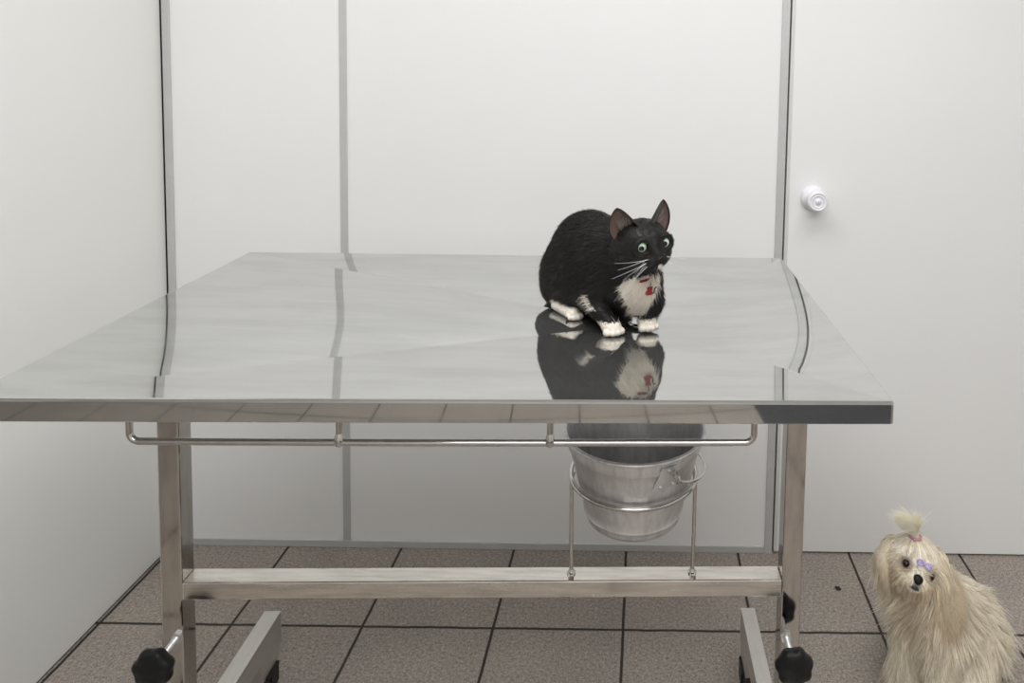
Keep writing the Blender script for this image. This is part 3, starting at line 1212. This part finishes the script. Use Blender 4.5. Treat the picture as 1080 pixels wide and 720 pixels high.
# it hangs on the white bib, just clear of the fur
ch = V3(.0139, -.7658, .9642)
dirc = unit(V3(.0125, .9501, -.3117))
bm = bmesh.new()
sil = [(-.0050, -.0078), (.0042, -.0078), (.0058, -.0050), (.0046, -.0012), (.0030, .0006), (.0042, .0030), (.0040, .0078), (.0016, .0060), (-.0014, .0060), (-.0038, .0078), (-.0042, .0032), (-.0026, .0008), (-.0050, -.0018), (-.0062, -.0050)]
flat_shape(bm, sil, ch, chx, chy, .0010)
bmesh.ops.bevel(bm, geom=list(bm.edges), offset=.0004, segments=2, affect='EDGES')
charm = obj('charm', bm, M['charm'], collar, angle=30)
charm['label'] = 'small red cat-shaped charm with a curled black tail'
bm = bmesh.new()
tl = [ch + chx * x + chy * y for x, y in ((.0048, -.0060), (.0078, -.0048), (.0088, -.0010), (.0076, .0024), (.0092, .0052), (.0118, .0050))]
tube(bm, tl, [.0010, .0011, .0011, .0010, .0010, .0008], 8)
tube(bm, [ch + chy * .0068, ch + chy * .0110 - dirc * .0006, ch + chy * .0150], .0006, 8)
obj('charm_tail', bm, M['black_enamel'], collar)

cat.scale = (CK, CK, CK)
cat.location = tuple(CB1)

# ------------------------------------------------------------------ the dog
dyaw = math.radians(-10)
droll = math.radians(-21)
df = unit(V3(math.sin(dyaw), -math.cos(dyaw), .16))
dl = unit(np.cross(V3(0, 0, 1), df))
dt = np.cross(df, dl)
dl, dt = dl * math.cos(droll) + dt * math.sin(droll), dt * math.cos(droll) - dl * math.sin(droll)
DRm = np.stack([df, dl, dt], -1)
EF, EL, ET = .0408, .0245, .006                 # where the eyes sit in the head
dh = V3(.5585, -.468, .3215)


def DH(f_, l_, t_):
    return dh + df * f_ + dl * l_ + dt * t_


sf = unit(V3(-.62, -.78, 0))
sl_ = np.cross(V3(0, 0, 1), sf)
SRm = np.stack([sf, sl_, V3(0, 0, 1)], -1)


def DE(f_, l_, t_, r_, k):
    return ('e', DH(f_, l_, t_), r_, DRm, k)


DX = V3(.020, 0, 0)
dog_prims = [
    ('e', V3(.590, -.425, .165) + DX, (.058, .056, .085), SRm, .02),                # chest
    ('c', V3(.590, -.420, .215) + DX, V3(.690, -.350, .115) + DX, .056, .070, .04),       # back
    ('e', V3(.700, -.345, .075) + DX, (.085, .080, .070), SRm, .04),                # rump
    ('e', V3(.690, -.435, .050) + DX, (.066, .033, .050), SRm, .03),                # near thigh
    ('e', V3(.620, -.300, .050) + DX, (.066, .033, .050), SRm, .03),
    ('c', V3(.588, -.430, .225) + DX, dh - dt * .01 - df * .02, .048, .044, .03),     # neck
    ('c', V3(.600, -.470, .150) + DX, V3(.592, -.488, .022) + DX, .029, .021, .02),       # near front leg
    ('c', V3(.548, -.428, .150) + DX, V3(.534, -.452, .022) + DX, .027, .021, .02),
    ('e', V3(.586, -.500, .017) + DX, (.026, .022, .017), SRm, .01),
    ('e', V3(.528, -.464, .017) + DX, (.026, .022, .017), SRm, .01),
    ('e', V3(.640, -.500, .018) + DX, (.034, .022, .018), SRm, .01),                # hind paw
    DE(0, 0, .004, (.048, .046, .044), .02),
    DE(.026, 0, -.014, (.034, .030, .022), .02),                              # short muzzle
    DE(.034, .012, -.017, (.020, .016, .012), .01), DE(.034, -.012, -.017, (.020, .016, .012), .01),
    DE(.030, 0, -.030, (.020, .015, .010), .01),
    # ear leather hanging at both sides
    ('c', DH(-.014, .042, .022), DH(-.008, .054, -.012), .014, .016, .015),
    ('c', DH(-.014, -.036, .006), DH(-.008, -.044, -.026), .013, .015, .015),
]
dog_sdf0 = make_sdf(dog_prims)
dog_sdf = lambda p: np.maximum(dog_sdf0(p), .0006 - p[..., 2])
DV_, DF_ = surface_nets(dog_sdf, (.42, -.60, -.008), (.88, -.20, .40), .0045)
dog = empty('dog', (.62, -.41, 0), 'small cream long-haired dog with a topknot sitting on the tiles', 'dog')
M['dog'] = coat_material('long_cream_fur', .60, .30)
CREAM = V3(.97, .91, .775)
GOLD = V3(.80, .635, .43)
dcol = np.tile(CREAM * .95, (len(DV_), 1))
lv_ = (DV_ - dh) @ DRm
for q_, rr_ in ((V3(EF, EL, ET), .0150), (V3(EF, -EL, ET), .0150), (V3(.054, 0, -.014), .0125)):      # tear stains and dark lips
    m_ = np.exp(-(np.linalg.norm(lv_ - q_, axis=1) / rr_) ** 4)[:, None]
    dcol = dcol * (1 - m_) + V3(.16, .11, .075) * m_
dogb = np_mesh('body', DV_, DF_, M['dog'], dog, dcol)


def clumped(C, nc, amt):
    """pull strand tips towards the nearest of nc guide strands"""
    N = len(C)
    gi = rng.choice(N, nc, replace=False)
    G = C[gi]
    best = np.empty(N, int)
    for a in range(0, N, 2000):
        d = np.linalg.norm(C[a:a + 2000, None, 0] - G[None, :, 0], axis=-1)
        best[a:a + 2000] = d.argmin(1)
    t = (np.linspace(0, 1, C.shape[1]) ** 1.6)[None, :, None]
    Gb = G[best]
    tgt_ = Gb - Gb[:, :1] + C[:, :1] + (Gb[:, :1] - C[:, :1]) * t
    # strands keep their own length: blend in the guide's shape scaled to it
    lenC = np.linalg.norm(np.diff(C, axis=1), axis=2).sum(1)
    lenG = np.linalg.norm(np.diff(Gb, axis=1), axis=2).sum(1)
    sc_ = (lenC / np.maximum(lenG, 1e-4))[:, None, None]
    tgt_ = C[:, :1] + (tgt_ - C[:, :1]) * np.minimum(sc_, 1.15)
    return C * (1 - amt) + tgt_ * amt, best


down = V3(0, 0, -1)
Rr = sample(DV_, DF_, 34000)
Nn = grad(dog_sdf, Rr)
L_ = (Rr - dh) @ DRm
hd = np.linalg.norm(L_ / V3(1.15, 1.15, 1), axis=1)
is_head = hd < .056
ok = Rr[:, 2] > .012
ok &= ~((Nn[:, 2] < -.6) & ~is_head)
dE = [np.linalg.norm(L_ - V3(EF, EL * s_, ET), axis=1) for s_ in (1, -1)]
NOSE = V3(.0570, 0, -.0045)
dNose = np.linalg.norm(L_ - NOSE, axis=1)
ok &= (np.minimum(*dE) > .0098) & (dNose > .0095)
ok &= ~((np.abs(L_[:, 1]) < .0115) & (np.abs(L_[:, 2] + .0200) < .0085) & (L_[:, 0] > .035))

# torso: layered wavy locks
sel = ok & ~is_head
r1, n1 = Rr[sel], Nn[sel]
side = unit(np.stack([r1[:, 0] - .66, r1[:, 1] + .39, 0 * r1[:, 0]], -1))
bk = np.clip((r1[:, 0] - .62) / .15, 0, 1)[:, None]
N1 = len(r1)
# a smooth random field gives each lock its own lean
fr = np.random.default_rng(11)
KF = fr.normal(size=(6, 3)) * 42
PH = fr.random((6, 3)) * 6.28
AM = fr.normal(size=(6, 3)) * .22


def lean(p):
    return sum(np.sin((p @ KF[q])[:, None] + PH[q]) * AM[q] for q in range(6))


flow1 = unit(down * 1.0 + side * .34 + V3(.34, .10, 0) * bk + lean(r1) * 1.05 + rng.normal(size=r1.shape) * .13)
ln1 = (.026 + .028 * rng.random(N1)) * np.where(rng.random(N1) < .25, 1.35, 1.)
ln1 = np.minimum(ln1, np.maximum(r1[:, 2] * 1.1, .014))
c1 = grow(r1, unit(n1 * .75 + flow1), ln1, 7, lambda p, t: flow1, .70, dog_sdf, (.001, .010), wav=.22)
c1, b1 = clumped(c1, 2300, .60)
c1[..., 2] = np.maximum(c1[..., 2], .0012)
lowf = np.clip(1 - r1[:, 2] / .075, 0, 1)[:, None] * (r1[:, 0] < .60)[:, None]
tone = np.random.default_rng(3).uniform(.84, 1.08, (2300, 1))[b1]
bib = np.clip(1 - np.linalg.norm(r1 - V3(.565, -.49, .23), axis=1) / .10, 0, 1)[:, None]
warm = rng.random((N1, 1)) * .22 + bib * .45
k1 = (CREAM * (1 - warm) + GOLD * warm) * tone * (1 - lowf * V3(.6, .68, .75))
# head: hair parts away from the nose, the fringe is drawn up to the topknot
sel = ok & is_head
r2, n2, l2 = Rr[sel], Nn[sel], L_[sel]
tophead = (l2[:, 2] > .017) & (l2[:, 0] > -.03)
muzz = (l2[:, 0] > .024) & (l2[:, 2] < .002)
KN = dh + V3(.001, -.002, .056)                # where the topknot is tied
awayn = unit(r2 - DH(*NOSE))
dn = unit(down * .95 + awayn * .62)
flow2 = np.where(tophead[:, None], unit(KN - r2), dn) + rng.normal(size=r2.shape) * .10
lk = np.linalg.norm(KN - r2, axis=1)
ln2 = np.where(tophead, np.minimum(lk, .075), np.where(muzz, .026, .046)) * rng.uniform(.8, 1.15, len(r2))
nearE = np.minimum(np.linalg.norm(l2 - V3(EF, EL, ET), axis=1), np.linalg.norm(l2 - V3(EF, -EL, ET), axis=1))
nearN = np.linalg.norm(l2 - NOSE, axis=1)
ln2 = np.where(nearE < .020, np.minimum(ln2, .0065), ln2)
ln2 = np.where(nearN < .020, np.minimum(ln2, .010), ln2)
ln2 = np.where((nearN < .034) & ~tophead, np.minimum(ln2, .024), ln2)
c2 = grow(r2, unit(n2 * .32 + flow2), ln2, 7, lambda p, t: unit(np.where(tophead[:, None], unit(KN - p + 1e-5), flow2)), .5, dog_sdf, (.0008, .007), wav=.05)
c2, b2 = clumped(c2, 650, .45)
warm2 = np.clip((.016 - l2[:, 2]) / .03, 0, 1)[:, None] * .45 + rng.random((len(r2), 1)) * .2
mask = (np.exp(-(nearE / .0145) ** 2))[:, None]
tone = np.random.default_rng(4).uniform(.86, 1.08, (650, 1))[b2]
beard = (np.exp(-(np.linalg.norm((l2 - V3(.050, 0, -.026)) / V3(1, 1.3, 1), axis=1) / .012) ** 2))[:, None]
k2 = (CREAM * (1 - warm2) + GOLD * warm2) * tone * (1 - mask * V3(.55, .64, .72)) * (1 - beard * V3(.5, .56, .6))
# ears: long hair falling from the ear leather
cs3, k3 = [], []
for s_, nE in ((1, 3000), (-1, 2000)):
    a_ = rng.random((nE, 1))
    rt = (DH(-.012, .036, .034) * (1 - a_) + DH(-.006, .058, -.014) * a_) if s_ > 0 else (DH(-.012, -.034, .012) * (1 - a_) + DH(-.004, -.046, -.028) * a_)
    rt = rt + unit(rng.normal(size=(nE, 3))) * .015 * rng.random((nE, 1)) ** .4
    ou = unit(V3(dl[0], dl[1], 0)) * s_
    fl3 = unit(down + ou * (.10 if s_ > 0 else -.03) + lean(rt) * .22 + rng.normal(size=(nE, 3)) * .09)
    d3 = unit(ou * (.75 if s_ > 0 else .14) + down * .9 - df * .1 + rng.normal(size=(nE, 3)) * .08)
    l3 = rng.uniform(.070, .120, nE) * (1.0 if s_ > 0 else .65)
    cc3 = grow(rt, d3, l3, 8, lambda p, t: fl3, .55, dog_sdf, (.003, .020 if s_ > 0 else .012), wav=.07)
    cc3, b3 = clumped(cc3, 190, .5)
    cs3.append(cc3)
    w3 = (.40 if s_ > 0 else .28) + .55 * a_ * rng.random((nE, 1))
    k3.append((CREAM * (1 - w3) + GOLD * w3) * np.random.default_rng(5).uniform(.84, 1.06, (190, 1))[b3])
# topknot plume
nP = 2200
rt = KN + unit(rng.normal(size=(nP, 3))) * .006
dirp = unit(V3(-.05, 0, 1.) + rng.normal(size=(nP, 3)) * .16)
fan = rng.normal(size=(nP, 3)) * .30
tgt4 = unit(V3(-.85, -.2, -.35) + fan)
tgt4 = np.where((rng.random(nP) < .10)[:, None], unit(V3(.8, 0, .25) + fan), tgt4)
c4 = grow(rt, dirp, rng.uniform(.045, .075, nP), 8, lambda p, t: tgt4, .84, None, None, wav=.04)
c4, b4 = clumped(c4, 90, .4)
k4 = np.tile(CREAM * 1.06, (nP, 1)) * rng.uniform(.88, 1.1, (nP, 1))


def resample(C, K):
    t = np.linspace(0, C.shape[1] - 1, K)
    i = np.minimum(t.astype(int), C.shape[1] - 2)
    w = (t - i)[None, :, None]
    return C[:, i] * (1 - w) + C[:, i + 1] * w


allc = np.concatenate([resample(c1, 7), resample(c2, 7)])
strand_mesh('long_coat', allc, np.concatenate([rng.uniform(.0005, .0010, len(c1)), rng.uniform(.0004, .0008, len(c2))]), np.clip(np.concatenate([k1, k2]), 0, 1), M['dog'], dogb)
for cc3, kk in zip(cs3, k3):
    strand_mesh('ear', resample(cc3, 8), rng.uniform(.0005, .0009, len(cc3)), np.clip(kk, 0, 1), M['dog'], dog)
strand_mesh('topknot', resample(c4, 8), rng.uniform(.0004, .0007, nP), np.clip(k4, 0, 1), M['dog'], dog)

M['dog_eye'] = eye_material('dark_brown_dog_eye', (.020, .011, .007), (.03, .016, .009), (.008, .006, .005), .35, .9)
for s_ in (1, -1):
    eyeball('eye', DH(EF - .001, EL * s_, ET), unit(df + dl * s_ * .25), .0074, M['dog_eye'], dog)
M['dog_nose'] = plain('black_dog_nose', (.008, .0075, .008), .5, nscale=500, var=.3, bump=.3, spec=.25)
bm = bmesh.new()
bmesh.ops.create_uvsphere(bm, u_segments=20, v_segments=14, radius=1)
for v in bm.verts:
    x, y, z = v.co
    v.co = Vector(DH(NOSE[0] + .0065 * x - .002 * z, .0092 * y * (1 + .2 * z), NOSE[2] + .0085 * z))
obj('nose', bm, M['dog_nose'], dog)
bm = bmesh.new()
bmesh.ops.create_uvsphere(bm, u_segments=20, v_segments=14, radius=1)
for v in bm.verts:
    x, y, z = v.co
    # a soft dark lip, drooping at the corners
    v.co = Vector(DH(.0560 + .0056 * x - 14 * (.0100 * y) ** 2, .0100 * y, -.0195 + .0062 * z * (1 - .35 * y * y) - .0035 * y * y))
obj('mouth', bm, plain('dark_grey_lips', (.045, .042, .046), .5, nscale=300, var=.3), dog)
# hair tie and bow
M['pink'] = plain('pink_elastic', (.55, .26, .34), .5, nscale=200, var=.3)
M['lilac'] = plain('lilac_satin_ribbon', (.50, .42, .78), .35, nscale=250, var=.35)
bm = bmesh.new()
kz = unit(dt * .4 + V3(0, -.25, 1))
kx = unit(np.cross(kz, df))
ky = np.cross(kz, kx)
tube(bm, [Vector(KN + kx * .0105 * math.cos(a) + ky * .0105 * math.sin(a)) for a in np.linspace(0, 2 * math.pi, 25)[:-1]], .0024, 8, closed=True)
obj('hair_tie', bm, M['pink'], dog)
BC = DH(.0475, .002, .026)
bm = bmesh.new()
for s_ in (1, -1):
    for j, (sx, sz, tilt) in enumerate(((.0135, .0062, .0), (.0115, .005, .5))):
        pts = []
        for a in np.linspace(0, 2 * math.pi, 17)[:-1]:
            x = s_ * (sx * .5 * (1 - math.cos(a)))
            z = sz * math.sin(a) * (.35 + .65 * abs(x) / sx) + x * tilt * s_ * -.6
            pts.append(BC + dl * x + dt * z + df * (.002 + .003 * math.sin(a * .5)))
        tube(bm, [Vector(p) for p in pts], .0014, 6, closed=True)
    tube(bm, [Vector(BC), Vector(BC + dl * s_ * .007 - dt * .006 + df * .002), Vector(BC + dl * s_ * .010 - dt * .013 + df * .001)], [.0018, .0016, .0012], 6)
lathe(bm, [(.0005, -.003), (.003, -.002), (.0036, 0), (.003, .002), (.0005, .003)], tuple(BC + df * .003), tuple(dl), 12)
obj('bow', bm, M['lilac'], dog)

# ------------------------------------------------------------------ light: a ceiling luminaire and an added fill behind the camera
def area(name, loc, size, energy, col, rot=(0, 0, 0), sy=None):
    ld = bpy.data.lights.new(name, 'AREA')
    ld.shape = 'RECTANGLE'
    ld.size = size
    ld.size_y = sy or size
    ld.energy = energy
    ld.color = col
    o = bpy.data.objects.new(name, ld)
    LINK(o)
    o.location = loc
    o.rotation_euler = rot
    return o


area('overhead_light', (.0, -1.15, 2.46), 2.0, 31, (1., 1., 1.), sy=.7)
area('overhead_light', (.2, -2.7, 2.46), 1.8, 36, (1., 1., 1.), sy=.7)  # unseen fill lamp, added for more frontal light

w = bpy.data.worlds.new('world')
scene.world = w
w.use_nodes = True
w.node_tree.nodes['Background'].inputs['Color'].default_value = (.9, .95, 1, 1)
w.node_tree.nodes['Background'].inputs['Strength'].default_value = .2

vs = scene.view_settings
scene.display_settings.display_device = 'sRGB'
vs.view_transform = 'Standard'
vs.look = 'None'
vs.exposure = 0
vs.gamma = 1
vs.use_curve_mapping = False
scene.cycles.use_denoising = True
scene.cycles.max_bounces = 14
scene.cycles.diffuse_bounces = 10
scene.cycles.glossy_bounces = 6
scene.cycles.caustics_reflective = False
scene.cycles.caustics_refractive = False
